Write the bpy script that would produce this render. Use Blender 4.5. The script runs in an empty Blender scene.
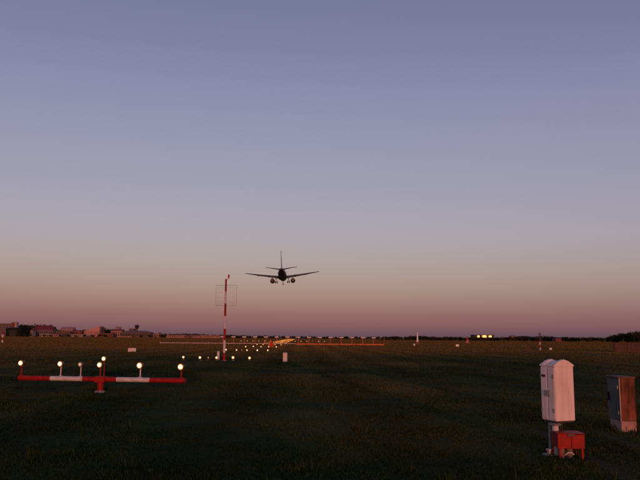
import bpy, math, random
import numpy as np
from mathutils import Vector, Matrix, Quaternion

R = math.radians
rnd = random.Random(7)
scene = bpy.context.scene
col = scene.collection

# ------------------------------------------------------------------ camera
CAM_H, FPX = 1.7, 700.0                       # eye height (m), focal length in photo pixels (640 wide)
PITCH, ROLL = math.atan(97.5 / FPX), R(0.40)
cam_d = bpy.data.cameras.new('camera')
cam_d.sensor_width = 36.0
cam_d.lens = 36.0 * FPX / 640.0
cam_d.clip_start, cam_d.clip_end = 0.1, 20000.0
cam = bpy.data.objects.new('camera', cam_d)
col.objects.link(cam)
CAM_M = Matrix.Rotation(R(90) + PITCH, 4, 'X') @ Matrix.Rotation(ROLL, 4, 'Z')
cam.matrix_world = Matrix.Translation((0, 0, CAM_H)) @ CAM_M
scene.camera = cam

# ------------------------------------------------------------------ sky, sun, exposure
SUN_EL, SUN_ROT = R(2.0), R(171)              # low sun behind the camera, to its right
world = bpy.data.worlds.new('World')
scene.world = world
world.use_nodes = True
nt = world.node_tree
nt.nodes.clear()
w_out = nt.nodes.new('ShaderNodeOutputWorld')
w_add = nt.nodes.new('ShaderNodeAddShader')
w_bg = nt.nodes.new('ShaderNodeBackground'); w_bg.inputs[1].default_value = 0.122
w_sky = nt.nodes.new('ShaderNodeTexSky')
w_sky.sky_type = 'NISHITA'
w_sky.sun_disc = False
w_sky.sun_elevation, w_sky.sun_rotation = SUN_EL, SUN_ROT
nt.links.new(w_sky.outputs[0], w_bg.inputs[0])
# the sky node has single scattering only: the violet light scattered more than once is added by elevation, all the way round
w_bg2 = nt.nodes.new('ShaderNodeBackground'); w_bg2.inputs[1].default_value = 1.0
w_tc = nt.nodes.new('ShaderNodeTexCoord')
w_sep = nt.nodes.new('ShaderNodeSeparateXYZ')
w_ramp = nt.nodes.new('ShaderNodeValToRGB')
nt.links.new(w_tc.outputs['Generated'], w_sep.inputs[0])
nt.links.new(w_sep.outputs[2], w_ramp.inputs[0])
nt.links.new(w_ramp.outputs[0], w_bg2.inputs[0])
stops = [(0.0, (13, 11, 24)), (.0175, (15, 9, 29)), (.031, (12, 5, 31)), (.047, (16, 7, 36)), (.08, (34, 17, 44)), (.104, (38, 24, 53)), (.14, (45, 31, 63)),
         (.19, (43, 31, 64)), (.27, (39, 29, 65)), (.342, (33, 24, 60)), (.39, (26, 19, 51)), (.45, (22, 16, 46)), (1.0, (13, 10, 28))]
els = w_ramp.color_ramp.elements
while len(els) < len(stops):
    els.new(0.5)
for e, (p, c) in zip(els, stops):
    e.position = p
    e.color = (c[0] / 255, c[1] / 255, c[2] / 255, 1)
nt.links.new(w_bg.outputs[0], w_add.inputs[0])
nt.links.new(w_bg2.outputs[0], w_add.inputs[1])
nt.links.new(w_add.outputs[0], w_out.inputs[0])

sun_d = bpy.data.lights.new('sun', 'SUN')
sun_d.energy, sun_d.angle, sun_d.color = 1.55, R(0.5), (1.0, 0.25, 0.13)
sun = bpy.data.objects.new('sun', sun_d)
col.objects.link(sun)
sun_dir = Vector((math.sin(SUN_ROT) * math.cos(SUN_EL), math.cos(SUN_ROT) * math.cos(SUN_EL), math.sin(SUN_EL)))
sun.rotation_euler = sun_dir.to_track_quat('Z', 'Y').to_euler()

vs = scene.view_settings
vs.view_transform, vs.look, vs.exposure, vs.gamma, vs.use_curve_mapping = 'Standard', 'None', 0.0, 1.0, False

# ------------------------------------------------------------------ pixel -> place (photo pixels, 640 x 480)
def ray(px, py):
    return (CAM_M.to_3x3() @ Vector(((px - 320) / FPX, (240 - py) / FPX, -1))).normalized()
def ground(px, py, z=0.0):
    d = ray(px, py)
    return Vector((0, 0, CAM_H)) + d * ((z - CAM_H) / d.z)
def at(px, py, Y):
    d = ray(px, py)
    return Vector((0, 0, CAM_H)) + d * (Y / d.y)

# ------------------------------------------------------------------ materials
MATS = {}
def mat(name, c, rough=0.6, c2=None, scale=6.0, metal=0.0, bump=0.0, coord='Object', detail=5.0, spec=0.4, lo=.35, hi=.65, stretch=None):
    if name in MATS:
        return MATS[name]
    m = bpy.data.materials.new(name)
    m.use_nodes = True
    t = m.node_tree
    b = t.nodes['Principled BSDF']
    b.inputs['Roughness'].default_value = rough
    b.inputs['Metallic'].default_value = metal
    b.inputs['Specular IOR Level'].default_value = spec
    c2 = c2 or tuple(v * 0.72 for v in c)
    tc = t.nodes.new('ShaderNodeTexCoord')
    n = t.nodes.new('ShaderNodeTexNoise')
    n.inputs['Scale'].default_value = scale
    n.inputs['Detail'].default_value = detail
    if stretch:
        mp = t.nodes.new('ShaderNodeMapping'); mp.inputs['Scale'].default_value = stretch
        t.links.new(tc.outputs[coord], mp.inputs['Vector']); t.links.new(mp.outputs[0], n.inputs['Vector'])
    else:
        t.links.new(tc.outputs[coord], n.inputs['Vector'])
    r = t.nodes.new('ShaderNodeValToRGB')
    r.color_ramp.elements[0].position, r.color_ramp.elements[1].position = lo, hi
    r.color_ramp.elements[0].color = (*c2, 1)
    r.color_ramp.elements[1].color = (*c, 1)
    t.links.new(n.outputs['Fac'], r.inputs['Fac'])
    t.links.new(r.outputs['Color'], b.inputs['Base Color'])
    if bump:
        bp = t.nodes.new('ShaderNodeBump')
        bp.inputs['Strength'].default_value = bump
        bp.inputs['Distance'].default_value = 0.02
        t.links.new(n.outputs['Fac'], bp.inputs['Height'])
        t.links.new(bp.outputs['Normal'], b.inputs['Normal'])
    MATS[name] = m
    return m

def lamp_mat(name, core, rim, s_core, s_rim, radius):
    """glowing lens: hot filament in the middle, warm bloom halo painted into the rim (object space)"""
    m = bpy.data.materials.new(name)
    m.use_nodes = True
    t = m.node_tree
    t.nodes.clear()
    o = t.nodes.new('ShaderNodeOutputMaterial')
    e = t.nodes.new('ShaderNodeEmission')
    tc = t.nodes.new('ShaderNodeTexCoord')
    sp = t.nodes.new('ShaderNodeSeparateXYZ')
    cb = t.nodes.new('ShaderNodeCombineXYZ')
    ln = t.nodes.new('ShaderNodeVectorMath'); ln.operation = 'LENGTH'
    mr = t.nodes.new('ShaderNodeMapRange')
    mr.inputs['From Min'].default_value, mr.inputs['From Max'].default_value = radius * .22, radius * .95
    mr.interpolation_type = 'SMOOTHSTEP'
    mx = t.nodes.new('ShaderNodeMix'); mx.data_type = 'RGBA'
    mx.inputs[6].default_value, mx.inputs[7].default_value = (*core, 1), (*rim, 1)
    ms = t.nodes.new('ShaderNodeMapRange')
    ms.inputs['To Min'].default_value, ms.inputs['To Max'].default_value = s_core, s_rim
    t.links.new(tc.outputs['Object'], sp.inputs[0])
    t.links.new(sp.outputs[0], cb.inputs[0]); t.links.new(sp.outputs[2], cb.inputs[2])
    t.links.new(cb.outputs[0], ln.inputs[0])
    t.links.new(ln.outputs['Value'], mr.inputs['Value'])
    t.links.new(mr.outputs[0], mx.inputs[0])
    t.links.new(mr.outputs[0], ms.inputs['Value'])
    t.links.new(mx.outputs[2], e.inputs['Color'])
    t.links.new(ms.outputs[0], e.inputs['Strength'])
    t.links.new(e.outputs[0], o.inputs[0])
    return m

M_red = mat('red_paint', (0.30, 0.010, 0.008), 0.55, (0.20, 0.008, 0.007), 9, spec=.2)
M_white = mat('white_paint', (0.55, 0.55, 0.54), 0.5, (0.38, 0.37, 0.36), 7, lo=.3, hi=.6)
M_cab = mat('cabinet_white', (0.72, 0.66, 0.60), 0.6, (0.56, 0.48, 0.41), 11, lo=.28, hi=.55, stretch=(1, 1, .14), detail=7)
M_steel = mat('galvanised_steel', (0.30, 0.31, 0.32), 0.45, (0.20, 0.21, 0.22), 20, metal=0.6)
M_dark = mat('dark_metal', (0.03, 0.03, 0.032), 0.5)
M_black = mat('black_rubber', (0.012, 0.012, 0.012), 0.8)
M_conc = mat('concrete', (0.36, 0.34, 0.31), 0.9, (0.24, 0.23, 0.21), 14, bump=.3)
M_orange = mat('orange_paint', (0.52, 0.15, 0.05), 0.6, (0.38, 0.10, 0.04), 9, spec=.2)
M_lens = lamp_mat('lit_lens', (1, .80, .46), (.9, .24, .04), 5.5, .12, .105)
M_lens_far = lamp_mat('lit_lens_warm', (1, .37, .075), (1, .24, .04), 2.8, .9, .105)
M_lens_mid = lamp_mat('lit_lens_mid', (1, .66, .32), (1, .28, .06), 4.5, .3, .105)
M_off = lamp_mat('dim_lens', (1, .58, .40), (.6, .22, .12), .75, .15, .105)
M_ring = mat('lamp_glass_rim', (0.35, 0.12, 0.04), 0.3)

# ------------------------------------------------------------------ mesh builder
class MB:
    def __init__(s):
        s.v, s.f = [], []
    def ring_loft(s, rings, cap0=True, cap1=True):
        n = len(rings[0]); base = len(s.v)
        for r in rings:
            s.v += [tuple(p) for p in r]
        for i in range(len(rings) - 1):
            for j in range(n):
                a, b = base + i * n + j, base + i * n + (j + 1) % n
                s.f.append((a, b, b + n, a + n))
        if cap0: s.f.append(tuple(base + j for j in reversed(range(n))))
        if cap1: s.f.append(tuple(base + (len(rings) - 1) * n + j for j in range(n)))
        return s
    def box(s, x0, x1, y0, y1, z0, z1, bev=0.0):
        if bev:
            def rect(z, k):
                return [(x0 + k, y0, z), (x1 - k, y0, z), (x1, y0 + k, z), (x1, y1 - k, z),
                        (x1 - k, y1, z), (x0 + k, y1, z), (x0, y1 - k, z), (x0, y0 + k, z)]
            def ins(r, k):
                cx, cy = (x0 + x1) / 2, (y0 + y1) / 2
                hx, hy = (x1 - x0) / 2, (y1 - y0) / 2
                return [(cx + (p[0] - cx) * (hx - k) / hx, cy + (p[1] - cy) * (hy - k) / hy, p[2]) for p in r]
            return s.ring_loft([ins(rect(z0, bev), bev), rect(z0 + bev, bev), rect(z1 - bev, bev), ins(rect(z1, bev), bev)])
        return s.ring_loft([[(x0, y0, z), (x1, y0, z), (x1, y1, z), (x0, y1, z)] for z in (z0, z1)])
    def tube(s, a, b, r0, r1=None, n=10, caps=True):
        r1 = r0 if r1 is None else r1
        a, b = Vector(a), Vector(b)
        q = (b - a).normalized().to_track_quat('Z', 'Y')
        def ring(c, r):
            return [c + q @ Vector((math.cos(t) * r, math.sin(t) * r, 0)) for t in [2 * math.pi * k / n for k in range(n)]]
        return s.ring_loft([ring(a, r0), ring(b, r1)], caps, caps)
    def lathe(s, prof, axis='Z', n=14, c=(0, 0, 0), cap0=True, cap1=True):
        """prof: list of (r, t) along the axis"""
        rings = []
        for r, t in prof:
            rg = []
            for k in range(n):
                a = 2 * math.pi * k / n
                u, w = math.cos(a) * r, math.sin(a) * r
                p = {'Z': (u, w, t), 'Y': (w, t, u), 'X': (t, u, w)}[axis]
                rg.append((p[0] + c[0], p[1] + c[1], p[2] + c[2]))
            rings.append(rg)
        return s.ring_loft(rings, cap0, cap1)
    def mesh(s, name, m, smooth=False):
        me = bpy.data.meshes.new(name)
        me.from_pydata(s.v, [], s.f)
        me.materials.append(m)
        if smooth:
            me.polygons.foreach_set('use_smooth', [True] * len(me.polygons))
            try: me.set_sharp_from_angle(angle=R(40))
            except Exception: pass
        me.update()
        return me
    def build(s, name, m, parent=None, smooth=False, loc=None):
        return link(name, s.mesh(name, m, smooth), parent, loc)

def link(name, me, parent=None, loc=None):
    o = bpy.data.objects.new(name, me)
    col.objects.link(o)
    if parent is not None: o.parent = parent
    if loc is not None: o.location = loc
    return o
def tag(o, label=None, cat=None, group=None, kind=None):
    if label: o['label'] = label
    if cat: o['category'] = cat
    if group: o['group'] = group
    if kind: o['kind'] = kind
    return o
def thing(name, label, cat, loc=(0, 0, 0), rz=0.0, group=None):
    o = bpy.data.objects.new(name, None)
    o.empty_display_size = 0.2
    col.objects.link(o)
    o.location = loc
    o.rotation_euler = (0, 0, rz)
    return tag(o, label, cat, group)

# ------------------------------------------------------------------ runway axis: 6 m to the left of the camera, heading 1.6 deg to the left
RY = math.atan(20 / FPX)
def axis_pt(Y, lat=0.0, z=0.0):
    c = Vector((-6.0 - Y * 20 / FPX, Y, z))
    return c + Vector((math.cos(RY), math.sin(RY), 0)) * lat

# ------------------------------------------------------------------ the ground
def ground_material(name='airfield_grass', bump=.7):
    m = bpy.data.materials.new(name)
    m.use_nodes = True
    t = m.node_tree
    b = t.nodes['Principled BSDF']
    b.inputs['Roughness'].default_value = 1.0
    b.inputs['Specular IOR Level'].default_value = 0.05
    g = t.nodes.new('ShaderNodeNewGeometry')
    def noise(scale, detail=6, rough=.6):
        n = t.nodes.new('ShaderNodeTexNoise')
        n.inputs['Scale'].default_value, n.inputs['Detail'].default_value, n.inputs['Roughness'].default_value = scale, detail, rough
        t.links.new(g.outputs['Position'], n.inputs['Vector'])
        return n
    def ramp(src, p0, c0, p1, c1):
        r = t.nodes.new('ShaderNodeValToRGB')
        r.color_ramp.elements[0].position, r.color_ramp.elements[1].position = p0, p1
        r.color_ramp.elements[0].color, r.color_ramp.elements[1].color = (*c0, 1), (*c1, 1)
        t.links.new(src, r.inputs[0]); return r
    def mix(f, a, c, blend='MIX'):
        x = t.nodes.new('ShaderNodeMix'); x.data_type = 'RGBA'; x.blend_type = blend
        if isinstance(f, float): x.inputs[0].default_value = f
        else: t.links.new(f, x.inputs[0])
        t.links.new(a, x.inputs[6]); t.links.new(c, x.inputs[7]); return x.outputs[2]
    near = ramp(noise(1.3).outputs[0], .36, (.013, .035, .010), .66, (.031, .047, .014)).outputs[0]
    dry = ramp(noise(.11).outputs[0], .36, (.105, .090, .020), .66, (.150, .096, .028)).outputs[0]
    # mown strip round the lights, unmown dry meadow beyond about 70 m; the border wanders
    sp = t.nodes.new('ShaderNodeSeparateXYZ'); t.links.new(g.outputs['Position'], sp.inputs[0])
    wob = noise(.035, 4)
    ad = t.nodes.new('ShaderNodeMath'); ad.operation = 'MULTIPLY_ADD'; ad.inputs[1].default_value = 70.0
    t.links.new(wob.outputs[0], ad.inputs[0]); t.links.new(sp.outputs[1], ad.inputs[2])
    mr = t.nodes.new('ShaderNodeMapRange'); mr.inputs['From Min'].default_value, mr.inputs['From Max'].default_value = 85, 135
    t.links.new(ad.outputs[0], mr.inputs['Value'])
    patch = ramp(noise(.06, 5).outputs[0], .46, (0, 0, 0), .62, (.55, .55, .55))
    near2 = mix(patch.outputs[0], near, dry)
    c = mix(mr.outputs[0], near2, dry)
    fine = ramp(noise(22, 4).outputs[0], .3, (.55, .55, .55), .7, (1.25, 1.25, 1.25)).outputs[0]
    # mowing swaths along the runway direction
    sw = t.nodes.new('ShaderNodeVectorMath'); sw.operation = 'DOT_PRODUCT'
    t.links.new(g.outputs['Position'], sw.inputs[0]); sw.inputs[1].default_value = (1.9, .0543, 0)
    wn = t.nodes.new('ShaderNodeMath'); wn.operation = 'MULTIPLY_ADD'; wn.inputs[1].default_value = 2.5
    t.links.new(noise(.5, 3).outputs[0], wn.inputs[0]); t.links.new(sw.outputs['Value'], wn.inputs[2])
    sn = t.nodes.new('ShaderNodeMath'); sn.operation = 'SINE'; t.links.new(wn.outputs[0], sn.inputs[0])
    sr = t.nodes.new('ShaderNodeMapRange'); sr.inputs['From Min'].default_value = -1
    sr.inputs['To Min'].default_value, sr.inputs['To Max'].default_value = .80, 1.18
    t.links.new(sn.outputs[0], sr.inputs['Value'])
    c = mix(1.0, c, sr.outputs[0], 'MULTIPLY')
    t.links.new(mix(1.0, c, fine, 'MULTIPLY'), b.inputs['Base Color'])
    bp = t.nodes.new('ShaderNodeBump'); bp.inputs['Strength'].default_value = bump; bp.inputs['Distance'].default_value = .05
    t.links.new(noise(9, 8, .7).outputs[0], bp.inputs['Height'])
    t.links.new(bp.outputs[0], b.inputs['Normal'])
    return m
M_ground = ground_material()
mb = MB()
mb.v = [(-9000, -3000, 0), (9000, -3000, 0), (9000, 12000, 0), (-9000, 12000, 0)]
mb.f = [(0, 1, 2, 3)]
tag(mb.build('ground', M_ground), 'flat airfield meadow reaching the horizon', kind='structure')

# runway, seen edge-on beyond the approach lights
M_asph = mat('runway_asphalt', (.055, .053, .052), .9, (.04, .039, .038), .3, coord='Object')
mb = MB()
a, b2, c2_, d2 = axis_pt(575, -22, .02), axis_pt(575, 22, .02), axis_pt(3300, 22, .02), axis_pt(3300, -22, .02)
mb.v = [tuple(p) for p in (a, b2, c2_, d2)]; mb.f = [(0, 1, 2, 3)]
rw = tag(mb.build('runway', M_asph), 'grey asphalt runway at the end of the approach lights', kind='structure')
for k in range(12):
    lat = -19 + (k if k < 6 else k + 1.4) * 2.85
    p = [axis_pt(581, lat, .028), axis_pt(581, lat + 1.7, .028), axis_pt(611, lat + 1.7, .028), axis_pt(611, lat, .028)]
    q = MB(); q.v = [tuple(v) for v in p]; q.f = [(0, 1, 2, 3)]
    q.build('threshold_stripe', M_white, rw)

# worn double wheel track leading past the cabinets
M_dirt = mat('worn_soil', (.055, .048, .022), 1.0, (.026, .028, .010), 7, coord='Object', spec=.05, lo=.3, hi=.7)
trk_c = [ground(566, 431), ground(590, 441), ground(615, 452), ground(640, 463), ground(700, 492)]
track_lines = []
for off in (-.55, .55):
    pts = []
    for i, p in enumerate(trk_c):
        dd = (trk_c[min(i + 1, 4)] - trk_c[max(i - 1, 0)]).normalized()
        nn = Vector((-dd.y, dd.x, 0))
        pts.append((p + nn * off, nn))
    track_lines.append(pts)
    q = MB(); rings = []
    steps = 40
    for s_ in range(steps + 1):
        u = s_ / steps * (len(pts) - 1); i = min(int(u), len(pts) - 2); fr = u - i
        p = pts[i][0].lerp(pts[i + 1][0], fr); nn = pts[i][1].lerp(pts[i + 1][1], fr)
        w = .10 + rnd.uniform(-.05, .05)
        q.v += [tuple(p - nn * w + Vector((0, 0, .004))), tuple(p + nn * (.10 + rnd.uniform(-.05, .05)) + Vector((0, 0, .004)))]
        if s_: q.f.append((2 * s_ - 2, 2 * s_ - 1, 2 * s_ + 1, 2 * s_))
    tag(q.build('track', M_dirt), 'worn wheel rut in the grass past the cabinets', kind='structure')

# ------------------------------------------------------------------ grass blades (uncountable)
WEEDS = []                                     # unmown growth round posts and feet, and a few loose weeds
for px, py, cnt, sg in ((557, 453, 160, .14), (573, 454, 120, .16), (628, 430, 300, .24), (100, 390, 160, .2), (224, 360, 120, .3), (285, 361.8, 90, .25)):
    p_ = ground(px, py); WEEDS.append((p_.x, p_.y, cnt, sg))
for _ in range(60):
    rr_, th_ = math.exp(rnd.uniform(math.log(6), math.log(60))), rnd.uniform(-R(30), R(30))
    WEEDS.append((rr_ * math.sin(th_), rr_ * math.cos(th_), rnd.randrange(20, 70), rnd.uniform(.05, .16)))
def grass():
    g = np.random.default_rng(3)
    N = 520000
    r = np.exp(g.uniform(np.log(4.5), np.log(1150), N))
    th = g.uniform(-R(38), R(38), N)
    x, y = r * np.sin(th), r * np.cos(th)
    # clumps
    cx = np.sin(x * 1.9 + 1.3 * np.sin(y * 1.1)) * np.cos(y * 1.6 + np.sin(x * .7)) + .6 * np.sin(x * .43 + 2) * np.sin(y * .31)
    keep = g.uniform(-2.3, 1.0, N) < cx
    for ln in track_lines:
        for i in range(len(ln) - 1):
            p, q = ln[i][0], ln[i + 1][0]
            d = q - p; L = d.length; d /= L
            t = np.clip((x - p.x) * d.x + (y - p.y) * d.y, 0, L)
            keep &= np.hypot(x - p.x - t * d.x, y - p.y - t * d.y) > .06 + .09 * g.random(N)
    x, y, r, cx = x[keep], y[keep], r[keep], cx[keep]
    ex_ = []
    for bx_, by_, cnt, sg in WEEDS:
        ex_.append(np.c_[g.normal(bx_, sg, cnt), g.normal(by_, sg, cnt)])
    ex_ = np.vstack(ex_); ne = len(ex_)
    x, y = np.r_[x, ex_[:, 0]], np.r_[y, ex_[:, 1]]
    r = np.hypot(x, y); cx = np.r_[cx, np.full(ne, 1.0)]
    n = len(x)
    h = (.018 + .036 * g.random(n) ** 1.5) * (1 + .35 * cx) * (1 + np.minimum(r, 160) / 40)
    tall = g.random(n) < .006
    h[tall] *= 2.0
    h[n - ne:] *= g.uniform(1.2, 2.6, ne)
    w = (.004 + .004 * g.random(n)) * (1 + r / 11)
    a = g.uniform(0, 2 * np.pi, n)
    ln_ = g.uniform(.1, .7, n) * h; la = g.uniform(0, 2 * np.pi, n)
    V = np.zeros((n, 3, 3), np.float32)
    V[:, 0] = np.c_[x - np.cos(a) * w, y - np.sin(a) * w, np.full(n, -.004)]
    V[:, 1] = np.c_[x + np.cos(a) * w, y + np.sin(a) * w, np.full(n, -.004)]
    V[:, 2] = np.c_[x + np.cos(la) * ln_, y + np.sin(la) * ln_, h]
    me = bpy.data.meshes.new('grass')
    me.vertices.add(3 * n); me.vertices.foreach_set('co', V.ravel())
    me.loops.add(3 * n); me.loops.foreach_set('vertex_index', np.arange(3 * n, dtype=np.int32))
    me.polygons.add(n); me.polygons.foreach_set('loop_start', np.arange(0, 3 * n, 3, dtype=np.int32))
    me.update(calc_edges=True)
    me.materials.append(ground_material('grass_blade', 0.0))
    tag(link('grass', me), 'short patchy dark grass of the mown airfield strip', 'grass', kind='stuff')
grass()

# ------------------------------------------------------------------ approach lamps
LAMP_R = .105
def lamp_meshes():
    h = MB().lathe([(.03, .17), (.075, .15), (.10, .05), (.112, -.02), (.112, -.035), (.107, -.035)], 'Y', 14, cap1=False).mesh('housing', M_dark, True)
    lens = []
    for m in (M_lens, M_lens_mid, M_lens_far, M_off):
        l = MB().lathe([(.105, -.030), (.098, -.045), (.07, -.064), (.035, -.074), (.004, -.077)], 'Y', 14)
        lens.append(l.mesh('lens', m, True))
    return h, lens
ME_HOUSING, ME_LENS = lamp_meshes()
def lamp(parent, x, y, z, zb, kind, stem_mat, scale=1.0):
    """lamp part > lens, stem: housing is the part"""
    o = link('lamp', ME_HOUSING, parent, (x, y, z))
    o.scale = (scale,) * 3
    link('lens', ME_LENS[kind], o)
    s = MB().tube((0, .05, (zb - z) / scale), (0, .05, -.09), .022, n=8)
    s.box(-.05, .05, 0, .1, (zb - z) / scale, (zb - z) / scale + .02)
    s.box(-.03, .03, .02, .08, -.115, -.085)
    s.build('stem', stem_mat, o)
    return o

# row 1: barrette on a striped beam
def barrette():
    p0 = ground(100, 393)
    Y = p0.y
    yaw = -R(9)
    t = thing('approach_light_bar', 'red and white striped beam on a red pedestal carrying glowing lamps', 'light bar', p0, yaw)
    # local frame: x along the beam
    ex = Vector((math.cos(yaw), math.sin(yaw), 0))
    def lx(px, py=379):
        d = ray(px, py)                                     # meets the vertical plane through the beam
        n = Vector((-ex.y, ex.x, 0))
        k = (p0 - Vector((0, 0, CAM_H))).dot(n) / d.dot(n)
        p = Vector((0, 0, CAM_H)) + d * k
        return (p - p0).dot(ex), p.z
    zb = lx(100, 379.2)[1]
    xs = [lx(v)[0] for v in (19.2, 50.8, 83, 117, 150, 184.8)]
    for i in range(5):
        m = M_red if i % 2 == 0 else M_white
        MB().tube((xs[i], 0, zb), (xs[i + 1], 0, zb), .072, n=16).build('beam_section', m, t, True)
    for s in (0, 5):
        q = MB().tube((xs[s] - (.012 if s == 0 else -.002), 0, zb), (xs[s] + (.012 if s else -.002), 0, zb), .078, n=16)
        q.build('end_cap', M_red, t, True)
    q = MB().tube((0, 0, .07), (0, 0, zb + .09), .088, n=16)
    q.box(-.16, .16, -.1, .1, zb - .10, zb + .085, .01)
    q.build('pedestal', M_red, t, True)
    MB().lathe([(.15, -.02), (.15, .05), (.12, .072)], 'Z', 18).build('foot', M_conc, t)
    for px, py, kind, sm in ((21.3, 363, 0, M_red), (60.6, 363.8, 0, M_white), (80.6, 364.4, 3, M_white),
                             (100, 364.8, 0, M_red), (140, 365.4, 0, M_white), (181, 366.8, 0, M_red)):
        x, z = lx(px, py)
        lamp(t, x, 0, z, zb + .068, kind, sm, .72 if kind == 3 else (.94 if px > 120 else .84))
    x, z = lx(101.4, 359)
    lamp(t, x, .18, z + .005, zb + .03, 0, M_red, .72)
    q = MB().box(x - .03, x + .03, .05, .22, zb - .01, zb + .03)
    q.build('bracket', M_red, t)
    # cable conduit looped below the beam
    q = MB()
    for k in range(12):
        u0, u1 = k / 12, (k + 1) / 12
        q.tube((xs[1] + (xs[4] - xs[1]) * u0, .075, zb - .05 - .02 * math.sin(u0 * 25)), (xs[1] + (xs[4] - xs[1]) * u1, .075, zb - .05 - .02 * math.sin(u1 * 25)), .012, n=6)
    q.build('cable', M_dark, t)
barrette()

ORD = ['first', 'second', 'third', 'fourth', 'fifth', 'sixth', 'seventh', 'eighth', 'ninth', 'tenth', 'eleventh', 'twelfth',
       'thirteenth', 'fourteenth', 'fifteenth', 'sixteenth', 'seventeenth', 'eighteenth', 'nineteenth']
ORD += ['twentieth'] + ['twenty-' + w for w in ORD[:9]] + ['thirtieth'] + ['thirty-' + w for w in ORD[:9]]
FIVE = ['leftmost', 'second from left', 'middle', 'second from right', 'rightmost']
def ground_light(p, zc, kind, label, scale=1.0, cat='light', group='approach lights in the grass'):
    t = thing('approach_light', label, cat, (p.x, p.y, 0), RY, group)
    lamp(t, 0, 0, zc, 0.0, kind, M_orange, scale)
    MB().lathe([(.14, -.02), (.14, .015), (.10, .03)], 'Z', 10, (0, .05 * scale, 0)).build('base_plate', M_conc, t)
    return t
SP = 1.2
for row in range(1, 32):                       # every 30 m, every 15 m beyond the antenna array
    Y = 21.7 + (30.0 * row if row <= 5 else 150.0 + 15.0 * (row - 5))
    kind = 1 if row <= 3 else 2
    zc = .20 if row == 1 else .22
    sc = .95 if row <= 4 else 1.08
    for k in range(5):
        p = axis_pt(Y, (k - 2) * SP)
        where = ('low approach light in the row at the foot of the striped mast' if row == 1 else
                 'approach light in the %s row beyond the striped beam' % ORD[row - 1])
        ground_light(p, zc + rnd.uniform(-.03, .03), kind, '%s %s' % (FIVE[k], where), sc * (rnd.uniform(.85, 1.1) if row <= 5 else rnd.uniform(.55, 1.25)))
    if row <= 2:
        ground_light(axis_pt(Y, -.6), zc, 3, 'small dim lamp between brighter lights in the %s' % ('row by the mast' if row == 1 else 'second row beyond the beam'), .6)
# crossbar, 30 m wide
Yc = 21.7 + 240
for k in range(12):
    s = -1 if k < 6 else 1
    i = (5 - k) if k < 6 else k - 6
    p = axis_pt(Yc, s * (4.6 + i * 2.15))
    ground_light(p, .28, 1, '%s light from the left in the wide crossbar of distant lights' % ORD[k], 1.0, group='crossbar lights')

# ------------------------------------------------------------------ striped antenna mast
def mast():
    p0 = ground(224.0, 360.8)
    Y = p0.y
    t = thing('antenna_mast', 'tall red and white banded mast with square wire frame and red lamp', 'mast', p0)
    z = [at(225, v, Y).z for v in (352.7, 340.2, 328.7, 316, 304, 291.6, 279)]
    z = [0.0] + z
    for i in range(7):
        r0, r1 = .095 - .004 * i, .095 - .004 * (i + 1)
        MB().tube((0, 0, z[i]), (0, 0, z[i + 1]), r0, r1, 14).build('pole_section', M_red if i % 2 == 0 else M_white, t, True)
    MB().lathe([(.22, 0), (.22, .02), (.11, .03)], 'Z', 12).build('base_plate', M_steel, t)
    # wire frame
    x0, x1 = (at(216.3, 295, Y).x - p0.x), (at(236.8, 295, Y).x - p0.x)
    zt, zb = at(226, 285.5, Y).z, at(226, 305.6, Y).z
    yf = -.16
    f = MB()
    r = .011
    for a_, b_ in (((x0, zt), (x1, zt)), ((x1, zt), (x1, zb)), ((x1, zb), (x0, zb)), ((x0, zb), (x0, zt))):
        f.tube((a_[0], yf, a_[1]), (b_[0], yf, b_[1]), r, n=6)
    fr = f.build('wire_frame', M_steel, t, True)
    g = MB(); i = .16; rr = .0045
    for a_, b_ in (((x0 + i, zt - i), (x1 - i, zt - i)), ((x1 - i, zt - i), (x1 - i, zb + i)), ((x1 - i, zb + i), (x0 + i, zb + i)), ((x0 + i, zb + i), (x0 + i, zt - i))):
        g.tube((a_[0], yf, a_[1]), (b_[0], yf, b_[1]), rr, n=6)
    for u in (.18, .30, .70, .82):
        g.tube((x0 + (x1 - x0) * u, yf, zb), (x0 + (x1 - x0) * u, yf, zt), rr * .7, n=5)
    for u in (.2, .38, .62, .8):
        g.tube((x0, yf, zb + (zt - zb) * u), (x1, yf, zb + (zt - zb) * u), rr * .7, n=5)
    g.build('wire', M_steel, fr)
    for zz in (zt - .12, zb + .12):
        MB().box(-.04, .04, yf - .012, .02, zz - .03, zz + .03).build('clamp', M_red, t)
    # obstruction lamp on an arm
    zl = at(228.8, 276.2, Y).z; xl = at(228.8, 276.2, Y).x - p0.x
    MB().tube((0, 0, z[7] - .03), (xl, 0, zl - .16), .014, n=8).build('lamp_arm', M_steel, t)
    ol = MB().lathe([(.06, -.16), (.06, -.10), (.075, -.09), (.075, .05), (.05, .11), (.01, .13)], 'Z', 12, (xl, 0, zl))
    ol.build('obstruction_lamp', mat('red_glass', (.42, .02, .015), .15, spec=.6), t, True)
mast()

# pale post behind the middle lamp of that row
def pale_post():
    p = axis_pt(52.6, .02)
    t = thing('marker_post', 'short pale post standing behind the middle light beside the striped mast', 'post', p, RY)
    MB().box(-.085, .085, -.06, .06, 0, .62, .012).build('post_body', M_white, t)
    MB().box(-.10, .10, -.075, .075, .62, .65, .008).build('cap', M_steel, t)
pale_post()

def white_box():
    p = ground(285, 362.3)
    t = thing('equipment_box', 'small upright white box alone in the grass right of the lights', 'box', p, RY)
    MB().box(-.15, .15, 0, .22, .06, .62, .015).build('body', M_white, t)
    MB().box(-.165, .165, -.015, .235, .62, .655, .01).build('lid', M_white, t)
    MB().box(-.13, .13, -.012, -.002, .10, .58, .004).build('door', M_white, t)
    MB().box(.07, .10, -.03, -.012, .32, .38).build('handle', M_dark, t)
    MB().box(-.17, .17, -.02, .24, -.02, .06).build('plinth', M_conc, t)
white_box()

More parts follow.
